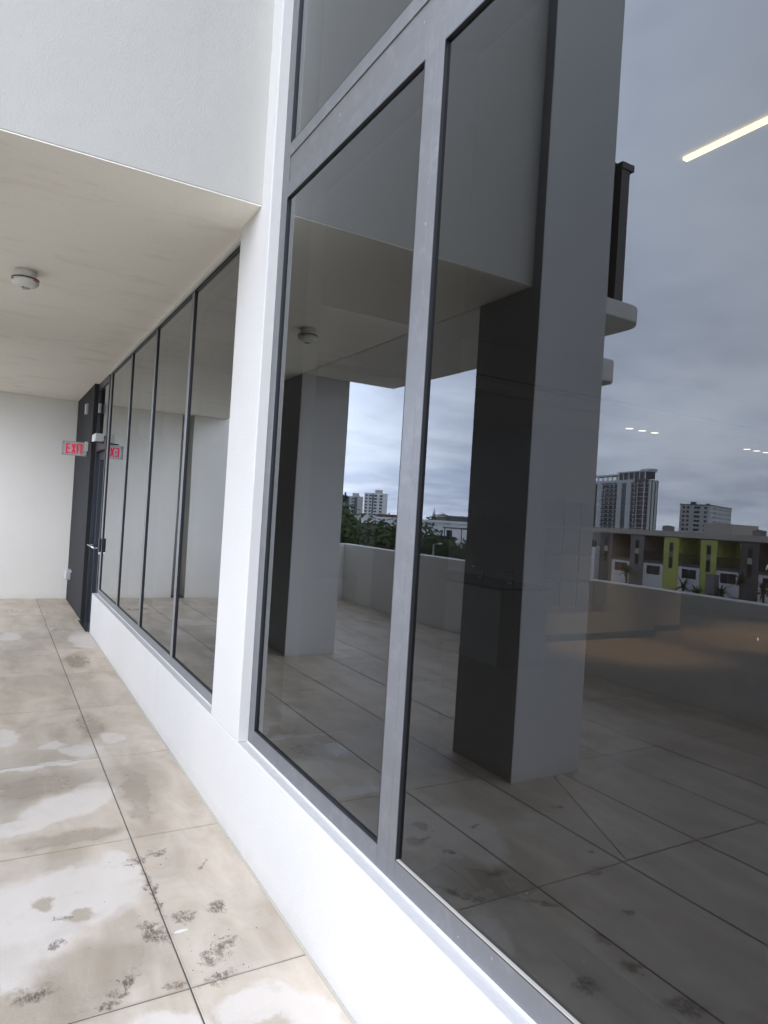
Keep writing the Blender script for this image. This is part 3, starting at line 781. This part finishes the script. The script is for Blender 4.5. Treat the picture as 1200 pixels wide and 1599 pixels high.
# ------------------------------------------------------------------ city: townhouses across the road
MAT['lime'] = plain('lime_render', (0.60, 0.64, 0.18), 0.85, var=0.05)
MAT['th_white'] = plain('town_white', (0.90, 0.90, 0.92), 0.85, var=0.05)
MAT['th_grey'] = plain('town_grey', (0.27, 0.26, 0.26), 0.85, var=0.06)
MAT['th_dark'] = plain('town_dark', (0.13, 0.13, 0.14), 0.85, var=0.06)
MAT['th_beige'] = plain('town_beige', (0.58, 0.53, 0.47), 0.85, var=0.06)
MAT['th_inner'] = plain('town_inner', (0.22, 0.20, 0.165), 0.85)
MAT['win'] = plain('dark_window', (0.018, 0.022, 0.026), 0.12, var=0.3, vscale=0.7)
MAT['wingreen'] = plain('green_window', (0.05, 0.085, 0.08), 0.15, var=0.3, vscale=0.5)
TX = -64.8
def townhouse(yt, tower, inner, label, far_end=False):
    """yt = far edge of the slit tower; the unit runs 4.6 m towards -Y"""
    t = thing('townhouse', (TX, yt - 2.3, GZ), label, 'house', 'row of townhouses across the road')
    y1, y0 = yt, yt - 4.57
    MB().box(TX - 9, TX + 0.9, y1 - 1.9, y1, GZ, 1.22).build('stair_tower', tower, t)
    MB().box(TX - 9, TX - 2.4, y0, y1 - 1.901, GZ, 1.22).build('back_wall', inner, t)
    MB().box(TX - 2.399, TX + 0.80, y0, y1 - 1.901, GZ, -1.95).build('lower_wall', 'th_white', t)
    MB().box(TX - 2.399, TX + 0.83, y0, y1 - 1.901, -1.949, -1.62).build('balcony_floor', 'th_dark', t)
    MB().box(TX - 9.2, TX + 1.0, y0 - 0.01, y1 + 0.01, 1.221, 1.30).build('roof_edge', 'th_dark', t)
    MB().box(TX - 9.2, TX + 0.7, y0 - 0.01, y1 + 0.01, 1.301, 1.92).build('roof', 'th_beige', t)
    # party fin falling away to one side
    fin = MB(); 
    P = [(TX - 2.398, 1.219), (TX + 0.6, 1.219), (TX + 0.6, 0.55), (TX - 2.398, -1.61)]
    for (ya, yb) in ((y0 + 0.05, y0 + 0.3),):
        n = len(fin.v)
        fin.v += [(x, ya, z) for x, z in P] + [(x, yb, z) for x, z in P]
        fin.f += [(n, n + 1, n + 2, n + 3), (n + 7, n + 6, n + 5, n + 4)] + [(n + i, n + 4 + i, n + 4 + (i + 1) % 4, n + (i + 1) % 4) for i in range(4)]
        fin.s += [False] * 6
    fin.build('side_fin', tower if inner != 'th_inner' else inner, t)
    for z0, z1 in ((-0.36, 0.62), (-2.25, -1.0)):
        MB().box(TX + 0.88, TX + 0.93, y1 - 1.2, y1 - 0.72, z0, z1).build('window', 'win', t)
    MB().box(TX + 0.89, TX + 0.915, y1 - 1.2, y1 - 0.72, -0.999, -0.361).build('window_panel', 'th_grey' if tower == 'lime' else 'th_beige', t)
    MB().box(TX + 0.78, TX + 0.815, y0 + 0.45, y0 + 2.2, -3.2, -2.2).build('window', 'win', t)
    MB().box(TX + 0.816, TX + 0.825, y0 + 1.3, y0 + 1.36, -3.2, -2.2).build('window_bar', 'th_grey', t)
    MB().box(TX - 2.41, TX - 2.36, y0 + 0.6, y0 + 2.0, -1.6, 0.5).build('window', 'win', t)
    rl = MB().box(TX + 0.82, TX + 0.87, y0, y1 - 1.91, -0.62, -0.56)
    for i in range(18):
        yy = y0 + 0.05 + i * 0.15
        rl.box(TX + 0.83, TX + 0.86, yy, yy + 0.05, -1.62, -0.62)
    rl.build('railing', 'blackmetal', t)
    MB().box(TX + 0.78, TX + 0.85, y0 + 0.3, y0 + 2.4, GZ + 0.1, GZ + 2.6).build('garage_door', 'th_grey', t)
specs = [('th_dark', 'lime', 'townhouse at the left end with dark stair tower and lime balcony wall'),
         ('th_grey', 'th_inner', 'townhouse with mid grey stair tower and brown balcony recess'),
         ('lime', 'lime', 'lime green townhouse left of the other lime one'),
         ('lime', 'lime', 'lime green townhouse next to the dark grey tower'),
         ('th_dark', 'th_inner', 'townhouse with nearly black tower at the right of the row'),
         ('th_grey', 'th_inner', 'last grey townhouse of the row at the right edge')]
for i, (a, b, l) in enumerate(specs):
    townhouse(60.3 - 4.6 * i, a, b, l)
# white corner house at the left of the row
wh = thing('white_corner_house', (TX, 63, GZ), 'white corner house with roof terrace left of the townhouses', 'house')
MB().box(TX - 8, TX + 1.6, 60.4, 68, GZ, -0.6).build('wall', 'th_white', wh)
MB().box(TX - 8, TX - 2, 60.4, 68, -0.599, 1.2).build('upper_wall', 'th_grey', wh)
MB().box(TX - 8.2, TX - 1.8, 60.3, 68.2, 1.201, 1.9).build('roof', 'th_beige', wh)
MB().box(TX + 1.59, TX + 1.65, 61.0, 62.9, -3.3, -2.3).build('window', 'win', wh)
MB().box(TX + 1.5, TX + 1.56, 60.4, 68, -0.599, 0.2).build('railing', 'rail_glass', wh)
rb = thing('roof_box', (-68, 46.5, 1.92), 'beige stair head box standing on the townhouse roof', 'roof box')
MB().box(-70, -65.2, 43.9, 47.2, 1.921, 3.0).build('wall', 'th_beige', rb)
for i, (yy, l) in enumerate(((52.6, 'air conditioner on the townhouse roof near the lime towers'), (41.5, 'air conditioner on the townhouse roof near the dark tower'), (39.8, 'second air conditioner nearer the right end of the townhouse roof'))):
    a = thing('air_conditioner', (-67, yy, 1.92), l, 'air conditioner', 'rooftop air conditioners')
    MB().box(-67.5, -66.5, yy, yy + 0.9, 1.921, 2.5).build('casing', 'th_grey', a)
    MB().lathe([(0.3, 2.501), (0.3, 2.56)], (-67, yy + 0.45, 0), 12).build('fan_guard', 'blackmetal', a)

# ------------------------------------------------------------------ far towers
MAT['tw_white'] = plain('tower_white', (0.88, 0.885, 0.90), 0.85, var=0.04)
MAT['tw_glass'] = plain('tower_glass', (0.07, 0.07, 0.09), 0.2, var=0.5, vscale=0.12)
MAT['tw_teal'] = plain('tower_teal', (0.075, 0.125, 0.13), 0.25, var=0.3, vscale=0.1)
MAT['tw_beige'] = plain('tower_beige', (0.60, 0.57, 0.53), 0.85)
MAT['tw_purple'] = plain('tower_purple', (0.42, 0.41, 0.52), 0.85)
MAT['tw_red'] = plain('muted_red', (0.36, 0.15, 0.13), 0.85)
MAT['tw_brick'] = plain('brick_tan', (0.36, 0.24, 0.19), 0.85)

def local_frame(cx, cy, dx, dy):
    """matrix whose +x runs along (dx,dy), +y away from the viewer side, z up"""
    d = Vector((dx, dy, 0)).normalized()
    nrm = Vector((-d.y, d.x, 0))
    m = Matrix(((d.x, nrm.x, 0, cx), (d.y, nrm.y, 0, cy), (0, 0, 1, 0), (0, 0, 0, 1)))
    return m
# residential tower: corner nearest us at (-387,318); long face runs towards (-331,357)
CT = Vector((-386.8, 318.2))
tt = thing('residential_tower', (CT.x, CT.y, GZ), 'tall white residential tower with dark balconies and glass corner beyond the townhouses', 'tower')
LT = Vector((-12.1, 47.2)).normalized()           # along the long face, away from the corner
WN = Vector((-LT.y, LT.x))                       # outward or inward, resolved below
if (WN.dot(-CT)) > 0: WN = -WN                   # WN points away from us
FM = Matrix(((LT.x, WN.x, 0, CT.x), (LT.y, WN.y, 0, CT.y), (0, 0, 1, 0), (0, 0, 0, 1)))
Z1 = 38.2; LEN = 66.0; DEP = 11.5
def tb(mb, *a): return mb.box(*a, FM)
core = MB(); tb(core, 0.8, LEN, 0.8, DEP, GZ, Z1 - 0.5); core.build('core', 'tw_glass', tt)
piers = MB()
for a, b in ((15.0, 20.3), (25.7, 31.0), (50.0, 56.5), (60, 66)): tb(piers, a, b, 0.0, 1.0, GZ, Z1)
tb(piers, 12.2, LEN, 0.05, 1.0, Z1 - 2.2, Z1 + 0.02)
for a, b in ((3.6, 5.2), (6.4, 7.9), (9.0, 10.2)): tb(piers, -0.2, 1.0, a, b, GZ, Z1 - 1)
piers.build('pier', 'tw_white', tt)
teal = MB(); tb(teal, 20.4, 25.6, 0.4, 1.0, GZ, Z1 - 2.3); tb(teal, 0.2, 1.0, 7.95, 8.95, GZ, Z1 - 3); teal.build('teal_glazing', 'tw_teal', tt)
sl = MB()
z = Z1 - 3.2
while z > GZ:
    tb(sl, -0.3, 14.9, -0.4, 0.9, z, z + 0.32)
    tb(sl, 31.1, 49.9, -0.5, 0.9, z, z + 0.28)
    tb(sl, 20.4, 25.6, 0.3, 0.9, z, z + 0.12)
    tb(sl, -0.35, 0.9, 0.91, 3.5, z, z + 0.3)
    z -= 3.1
for a in (0.0, 7.5, 10.5): tb(sl, a, a + 0.4, -0.3, 0.4, GZ, Z1 - 2)
for a in (34.5, 40.3, 46.2): tb(sl, a, a + 0.5, -0.2, 0.6, GZ, Z1 - 2)
sl.build('floor_slab', 'tw_white', tt)
rlg = MB()
z = Z1 - 3.2
while z > GZ:
    tb(rlg, 31.2, 49.8, -0.55, -0.45, z + 0.33, z + 1.3); tb(rlg, 9.0, 11.0, -0.45, -0.35, z + 0.33, z + 1.3)
    z -= 3.1
tag(rlg.build('balcony_glass', 'tw_teal', tt), kind='stuff')
top = MB(); tb(top, 0.2, 30, 1.0, 8, Z1 + 0.05, Z1 + 5.0); top.build('penthouse', 'tw_glass', tt)
tpp = MB(); tb(tpp, -1.2, 32, 0.2, 8.6, Z1 + 5.01, Z1 + 5.9); tb(tpp, 30.1, 66, 1.5, 8, Z1 + 3.4, Z1 + 4.6)
for a in (0.4, 6.5, 12.5, 18.5, 24.5, 30): tb(tpp, a, a + 0.8, 0.4, 1.2, Z1 + 0.05, Z1 + 5)
for a in (34, 40, 46, 52, 58): tb(tpp, a, a + 0.9, 1.5, 2.3, Z1, Z1 + 3.39)
tb(tpp, -2.0, 8, 2.0, 8, Z1 + 5.91, Z1 + 7.2)
tpp.build('roof', 'tw_white', tt)

# white office block
CO = Vector((-453.7, 314.4))
ob = thing('office_block', (CO.x, CO.y, GZ), 'plain white seven-storey office block with rows of square windows right of the tall tower', 'building')
La = Vector((12.0, 17.0)).normalized() * 1.0
d1 = Vector((-456.3 + 453.7, 336.0 - 314.4)); 
L1 = Vector((0.35, 1.0)).normalized(); N1 = Vector((-L1.y, L1.x))
OM = Matrix(((L1.x, N1.x, 0, CO.x), (L1.y, N1.y, 0, CO.y), (0, 0, 1, 0), (0, 0, 0, 1)))
body = MB().box(0, 21, 0, 60, GZ, 23.6, OM); body.build('wall', 'tw_white', ob)
MB().box(-0.4, 21.4, -0.4, 60.4, 23.61, 24.2, OM).build('roof', 'th_grey', ob)
MB().box(12, 15, 4, 8, 24.21, 26.2, OM).build('plant_room', 'th_dark', ob)
MB().box(3, 5, 8, 10, 24.21, 25.4, OM).build('plant_room', 'th_dark', ob)
wn = MB()
for r in range(9):
    zt = 20.8 - r * 3.3
    for (a, b) in ((2.0, 3.9), (7.0, 8.9), (9.1, 11.0), (14.5, 16.2), (17.4, 19.1)):
        wn.box(a, b, -0.08, 0.05, zt, zt + 1.7, OM)
    for (a, b) in ((2.5, 3.2), (7.5, 9.3), (11.2, 13.0), (13.3, 15.0), (17.0, 18.8), (21.5, 23.2), (25.5, 27.2), (27.5, 29.2), (32, 33.8), (37.5, 39.6), (42, 44), (46.5, 48.3), (51, 53), (56, 58)):
        wn.box(-0.08, 0.05, a, b, zt, zt + 1.7, OM)
tag(wn.build('windows', 'tw_glass', ob), kind='stuff')

# twin apartment towers seen past the far column
def slab_tower(cx, cy, wd, dp, zt, body_m, label, strips, group=None, fl=3.0):
    t = thing('apartment_tower', (cx, cy, GZ), label, 'tower', group)
    d = Vector((-cx, -cy)).normalized()            # towards us
    r = Vector((-d.y, d.x))
    m = Matrix(((r.x, -d.x, 0, cx), (r.y, -d.y, 0, cy), (0, 0, 1, 0), (0, 0, 0, 1)))
    MB().box(-wd / 2, wd / 2, 0, dp, GZ, zt, m).build('wall', body_m, t)
    MB().box(-wd * 0.28, wd * 0.05, 2, dp * 0.8, zt + 0.01, zt + 3.2, m).build('roof_room', 'tw_beige', t)
    wn = MB(); te = MB()
    for (a, b, kind_) in strips:
        if kind_ == 't':
            te.box(a, b, -0.25, 0.02, GZ, zt - 0.5, m)
        else:
            z = zt - 3.2
            while z > GZ + 2:
                wn.box(a, b, -0.3, 0.02, z, z + fl * 0.52, m); z -= fl
    if te.v: te.build('teal_panel', 'tw_teal', t)
    if wn.v: tag(wn.build('windows', 'tw_glass', t), kind='stuff')
    return t
slab_tower(-312, 562, 22, 15, 22.5, 'tw_white', 'white apartment tower with four columns of dark windows on the skyline', [(-6.2, -3.6, 'w'), (-1.0, 1.8, 'w'), (4.2, 6.4, 'w'), (8.0, 10.2, 'w'), (2.2, 3.6, 't')])
slab_tower(-295, 576, 19, 14, 18.5, 'tw_beige', 'beige and teal apartment tower joined to the white one on the skyline', [(-4, -1, 't'), (-0.6, 1.6, 'w'), (3.8, 8.5, 't')])
slab_tower(-308, 634, 18, 14, 16.0, 'tw_white', 'lower white apartment block behind the trees on the skyline', [(-6, -4, 'w'), (-1.5, 0.6, 'w'), (3.0, 5.0, 'w')])
slab_tower(-326, 630, 15, 14, 18.0, 'tw_purple', 'violet-grey windowless block between the skyline towers', [])
mu = thing('painted_wall', (-318, 610, GZ), 'reddish painted gable in front of the violet-grey block', 'wall')
MB().box(-321, -317, 604, 608, GZ, 8.0).build('wall', 'tw_red', mu)
MB().lathe([(2.2, 8.01), (1.6, 10.5), (0.2, 12.5)], (-319, 606, 0), 10).build('pointed_top', 'tw_red', mu)
rr = thing('red_roof_house', (-202, 343, GZ), 'low building with red roof beyond the white houses', 'house')
MB().box(-210, -196, 335, 350, GZ, 0.4).build('wall', 'tw_brick', rr); MB().box(-211, -195, 334, 351, 0.41, 2.6).build('roof', 'tw_red', rr)

# mid-distance modern white houses beyond the trees
def low_house(name, x0, x1, y0, y1, z1, mat, label, wins=()):
    t = thing(name, ((x0 + x1) / 2, (y0 + y1) / 2, GZ), label, 'house')
    MB().box(x0, x1, y0, y1, GZ, z1).build('wall', mat, t)
    MB().box(x0 - 0.2, x1 + 0.25, y0 - 0.2, y1 + 0.2, z1 + 0.005, z1 + 0.25).build('roof', 'tw_white' if mat != 'th_dark' else 'th_grey', t)
    for (f, a, b, za, zb) in wins:
        if f == 'x': MB().box(x1, x1 + 0.06, a, b, za, zb).build('window', 'win', t)
        else: MB().box(a, b, y0 - 0.06, y0, za, zb).build('window', 'win', t)
    return t
low_house('white_house', -60, -49.5, 83, 99, 1.2, 'th_white', 'long low white house behind the trees', [('x', 95.5, 97, -1.2, 0.3), ('x', 90, 91.5, -1.5, 0.2), ('x', 86, 87.5, -1.5, 0.2)])
low_house('white_house', -60, -49.8, 72, 82.6, 1.2, 'th_white', 'white house with flat roof right of the long low one', [('x', 80, 80.6, -1.2, -0.4), ('x', 78.8, 79.4, -1.2, -0.4), ('x', 77, 78, -1.2, -0.4), ('x', 73, 74.2, -0.9, 0.3), ('y', -55, -53, -1, 0.2)])
h3 = low_house('white_house', -48, -39.6, 58.2, 67.5, -1.2, 'th_white', 'nearer white house with a railed roof terrace', [('x', 59.6, 61.2, -3.0, -2.4)])
MB().box(-39.7, -39.6, 58.2, 64, -0.94, -0.1).build('railing', 'rail_glass', h3)
MB().box(-45, -41, 59, 62.5, 0.7, 0.85).build('pergola', 'th_dark', h3)
for q in ((-44.9, 59.1), (-41.1, 59.1), (-44.9, 62.3), (-41.1, 62.3)):
    MB().tube((q[0], q[1], -0.94), (q[0], q[1], 0.7), 0.06).build('pergola_post', 'th_dark', h3)
low_house('brick_building', -92, -84.5, 119, 128, 2.2, 'tw_brick', 'small tan brick building on the skyline', [('x', 124, 125.5, 0, 1.2), ('x', 120.5, 121.5, 0, 1.2)])
low_house('dark_building', -82, -74.5, 97, 110, 2.2, 'th_dark', 'dark grey flat building beside the tan brick one', [('x', 99, 103, -0.5, 0.6), ('x', 105, 108, -0.5, 0.6)])
sp = thing('church_spire', (-220, 330, GZ), 'thin grey spire on the skyline', 'spire')
MB().box(-221.5, -218.5, 328.5, 331.5, GZ, 1.5).build('tower_base', 'tw_white', sp); MB().lathe([(1.5, 1.51), (0.1, 8.0)], (-220, 330, 0), 6).build('spire_point', 'tw_white', sp)

# ------------------------------------------------------------------ trees
def leafmat(name, a, b):
    k = NT(name)
    oi = k.n('ShaderNodeObjectInfo')
    f = k.noise(k.pos(), 1.4, 4, 0.7)
    col = k.mix(k.ramp(f, 0.3, 0.7), c4(a), c4(b))
    return k.bsdf(col, 0.7, 0, 0.2)
MAT['leaf'] = leafmat('oak_leaves', (0.035, 0.060, 0.018), (0.085, 0.115, 0.040))
MAT['leaf2'] = leafmat('pale_leaves', (0.085, 0.12, 0.03), (0.15, 0.18, 0.05))
MAT['palm'] = leafmat('palm_leaves', (0.035, 0.055, 0.02), (0.08, 0.10, 0.035))
MAT['bark'] = plain('bark', (0.13, 0.11, 0.09), 0.9, var=0.3, vscale=8)
def crown_mesh(rng, r, hgt, n, name):
    mb = MB()
    lobes = [(Vector((rng.uniform(-.62, .62) * r, rng.uniform(-.62, .62) * r, rng.uniform(-.35, .5) * hgt)), rng.uniform(.28, .5) * r) for _ in range(15)]
    for i in range(n):
        c, lr = rng.choice(lobes)
        d = Vector((rng.gauss(0, 1), rng.gauss(0, 1), rng.gauss(0, 1))).normalized()
        p = c + Vector((d.x, d.y, d.z * 0.75)) * lr * rng.uniform(0.65, 1.08)
        s = rng.uniform(0.10, 0.24)
        u = Vector((rng.gauss(0, 1), rng.gauss(0, 1), rng.gauss(0, .6))).normalized()
        v = u.cross(d if abs(u.dot(d)) < .95 else Vector((0, 0, 1))).normalized()
        mb.face([p - u * s, p - v * s * .6, p + u * s, p + v * s * .6])
    return mb
variants = []
def tree(x, y, ztop, r, label, pale=False, group='trees between the terrace and the houses'):
    h = ztop - GZ
    t = thing('leafy_tree', (x, y, GZ), label, 'tree', group)
    rng = random.Random(int(x * 13 + y * 7))
    ch = r * 0.95
    base = h - ch * 1.15
    tr = MB().tube((x, y, GZ), (x, y, GZ + base * 0.7), 0.32, 8, 0.2)
    for i in range(5):
        a = rng.uniform(0, 2 * PI)
        tr.tube((x, y, GZ + base * rng.uniform(.45, .7)), (x + math.cos(a) * r * .55, y + math.sin(a) * r * .55, GZ + base * 1.05), 0.13, 6, 0.05)
    tr.build('trunk', 'bark', t)
    if len(variants) < 4:
        o = crown_mesh(rng, 1.0 * 4.0, 4.0, 5200, 'crown').build('crown', 'leaf', t, org=(0, 0, 0))
        variants.append(o.data)
    else:
        me = variants[rng.randrange(4)]
        if pale:
            me = me.copy(); me.materials[0] = MAT['leaf2']
        o = bpy.data.objects.new('crown', me); COL.objects.link(o); o.parent = t
    o.location = (0, 0, h - max(q.co.z for q in o.data.vertices) * ch / 4)
    o.scale = (r / 4, r / 4, ch / 4)
    o.rotation_euler = (0, 0, rng.uniform(0, 6.28))
    return t
tree(-19.2, 47.5, 4.1, 5.6, 'tallest dark tree close to the far column')
tree(-22.8, 45.0, 1.6, 4.6, 'rounded dark tree right of the tallest one')
tree(-26.5, 46.0, 0.9, 4.3, 'dark tree below the long white house')
tree(-29.8, 45.5, 0.5, 4.4, 'dark tree behind the street lamp')
tree(-31.8, 41.8, 0.7, 4.0, 'dark tree beside the near column edge')
tree(-15.5, 52.0, 2.4, 5.0, 'dark tree half hidden by the far column')
tree(-23.5, 37.5, -0.7, 3.2, 'low pale green tree just over the parapet', True)
tree(-27.2, 34.8, -0.7, 3.0, 'low yellow-green tree right of the street lamp', True)
tree(-20.0, 39.0, -0.5, 3.0, 'low pale green tree left of the street lamp', True)
tree(-34.0, 56.0, 0.2, 4.2, 'dark tree in front of the white house wall')
tree(-40.5, 50.0, -0.3, 4.4, 'dark tree right of the railed roof terrace')
tree(-36.0, 46.0, -0.6, 4.2, 'dark tree between the houses')
for (x, y, zt, l) in ((-100, 150, 3.0, 'distant skyline tree left of the tan brick building'), (-112, 165, 3.6, 'farthest distant skyline tree'), (-92, 160, 2.6, 'distant skyline tree above the long white house'), (-125, 150, 3.2, 'distant skyline tree behind the dark flat building'), (-84, 170, 2.6, 'distant skyline tree near the red roof')):
    tree(x, y, zt, 8, l, group='distant skyline trees')
# low planting before the townhouses
def palm(x, y, ztop, label):
    t = thing('palm_plant', (x, y, GZ), label, 'palm', 'palms in front of the townhouses')
    rng = random.Random(int(y * 10))
    MB().tube((x, y, GZ), (x, y, ztop - 1.0), 0.16, 7, 0.11).build('trunk', 'bark', t)
    mb = MB()
    for i in range(34):
        a = rng.uniform(0, 2 * PI); el_ = rng.uniform(-0.2, 1.3)
        L = rng.uniform(1.1, 1.7)
        p = Vector((x, y, ztop - 1.0)); d = Vector((math.cos(a) * math.cos(el_), math.sin(a) * math.cos(el_), math.sin(el_)))
        side = Vector((-math.sin(a), math.cos(a), 0))
        for s_ in range(4):
            q = p + d * L / 4
            w0 = 0.16 * (1 - s_ / 4.5); w1 = 0.16 * (1 - (s_ + 1) / 4.5)
            mb.face([p - side * w0, q - side * w1, q + side * w1, p + side * w0])
            p = q; d = (d + Vector((0, 0, -0.28))).normalized()
    mb.build('fronds', 'palm', t)
for (x, y, zt, l) in ((-62.6, 54.9, -2.3, 'palm in front of the grey tower townhouse'), (-62.0, 47.0, -3.1, 'spiky palm before the white wall between the lime towers'),
                      (-61.5, 45.0, -3.6, 'spiky palm at the foot of the second lime tower'), (-62.0, 42.6, -3.2, 'spiky palm below the window right of the lime tower'),
                      (-61.0, 50.6, -4.3, 'small palm by the first lime tower'), (-59.5, 39.0, -1.6, 'taller palm near the right edge'), (-60.5, 37.3, -2.4, 'palm at the right edge of the row')):
    palm(x, y, zt, l)
for (x, y, zt, l) in ((-60.5, 43.2, -4.6, 'low shrub by the grey pillar'), (-60.8, 40.3, -4.2, 'low shrub below the nearly black tower'), (-60.2, 46.8, -4.9, 'low shrub below the second lime tower'), (-60.6, 49.0, -5.2, 'low shrub below the first lime tower')):
    tree(x, y, zt, 1.7, l, group='shrubs before the townhouses')
gp = thing('grey_pillar', (-61.6, 43.4, GZ), 'grey concrete pillar before the townhouses', 'pillar')
MB().box(-62, -61.2, 42.9, 43.9, GZ, -2.3).build('shaft', 'th_grey', gp)

# street lamp
sl_ = thing('street_lamp', (-22.9, 37.4, GZ), 'grey street lamp with a short arm among the trees', 'street lamp')
MB().tube((-22.9, 37.4, GZ), (-22.9, 37.4, 0.0), 0.09, 8, 0.06).build('pole', 'frame_light', sl_)
MB().tube((-22.9, 37.4, -0.03), (-23.2, 37.23, 0.06), 0.035).build('arm', 'frame_light', sl_)
MB().box(-23.38, -23.18, 37.13, 37.27, 0.03, 0.10).build('lamp_head', 'plastic', sl_)
MB().box(-22.85, -22.6, 37.3, 37.5, -1.7, -1.3).build('sign_plate', 'plastic', sl_)

# ------------------------------------------------------------------ bits of debris on the pavers
db = MB()
rng = random.Random(3)
for (cx, cy, n, s) in ((0.82, 2.51, 60, .05), (0.65, 2.74, 45, .05), (0.77, 2.80, 30, .04), (0.49, 2.48, 30, .04), (0.9, 2.6, 30, .05), (0.7, 3.3, 25, .06), (0.6, 2.9, 25, .25), (0.5, 4.4, 20, .4), (0.9, 5.6, 12, .5)):
    for i in range(n // 4):
        x, y = cx + rng.gauss(0, s), cy + rng.gauss(0, s)
        if x > 1.13: continue
        r = rng.uniform(0.0006, 0.0018); a = rng.uniform(0, 6.28)
        db.box(-r * 1.6, r * 1.6, -r * .8, r * .8, 0.0005, 0.0006 + r * .7, Matrix.Translation((x, y, 0)) @ Matrix.Rotation(a, 4, 'Z'))
MAT['soil'] = plain('soil_crumbs', (0.07, 0.05, 0.035), 0.95, var=0.3, vscale=40)
tag(db.build('soil_crumbs', 'soil'), 'dark soil crumbs scattered over the damp pavers', 'dirt', kind='stuff')
fe = MB().prism([(0.715, 2.700), (0.735, 2.694), (0.768, 2.698), (0.770, 2.705), (0.745, 2.712), (0.722, 2.708)], 0.0008, 0.0035)
tag(fe.build('white_scrap', 'plastic'), 'tiny white scrap lying on the paver beside the joint', 'scrap')
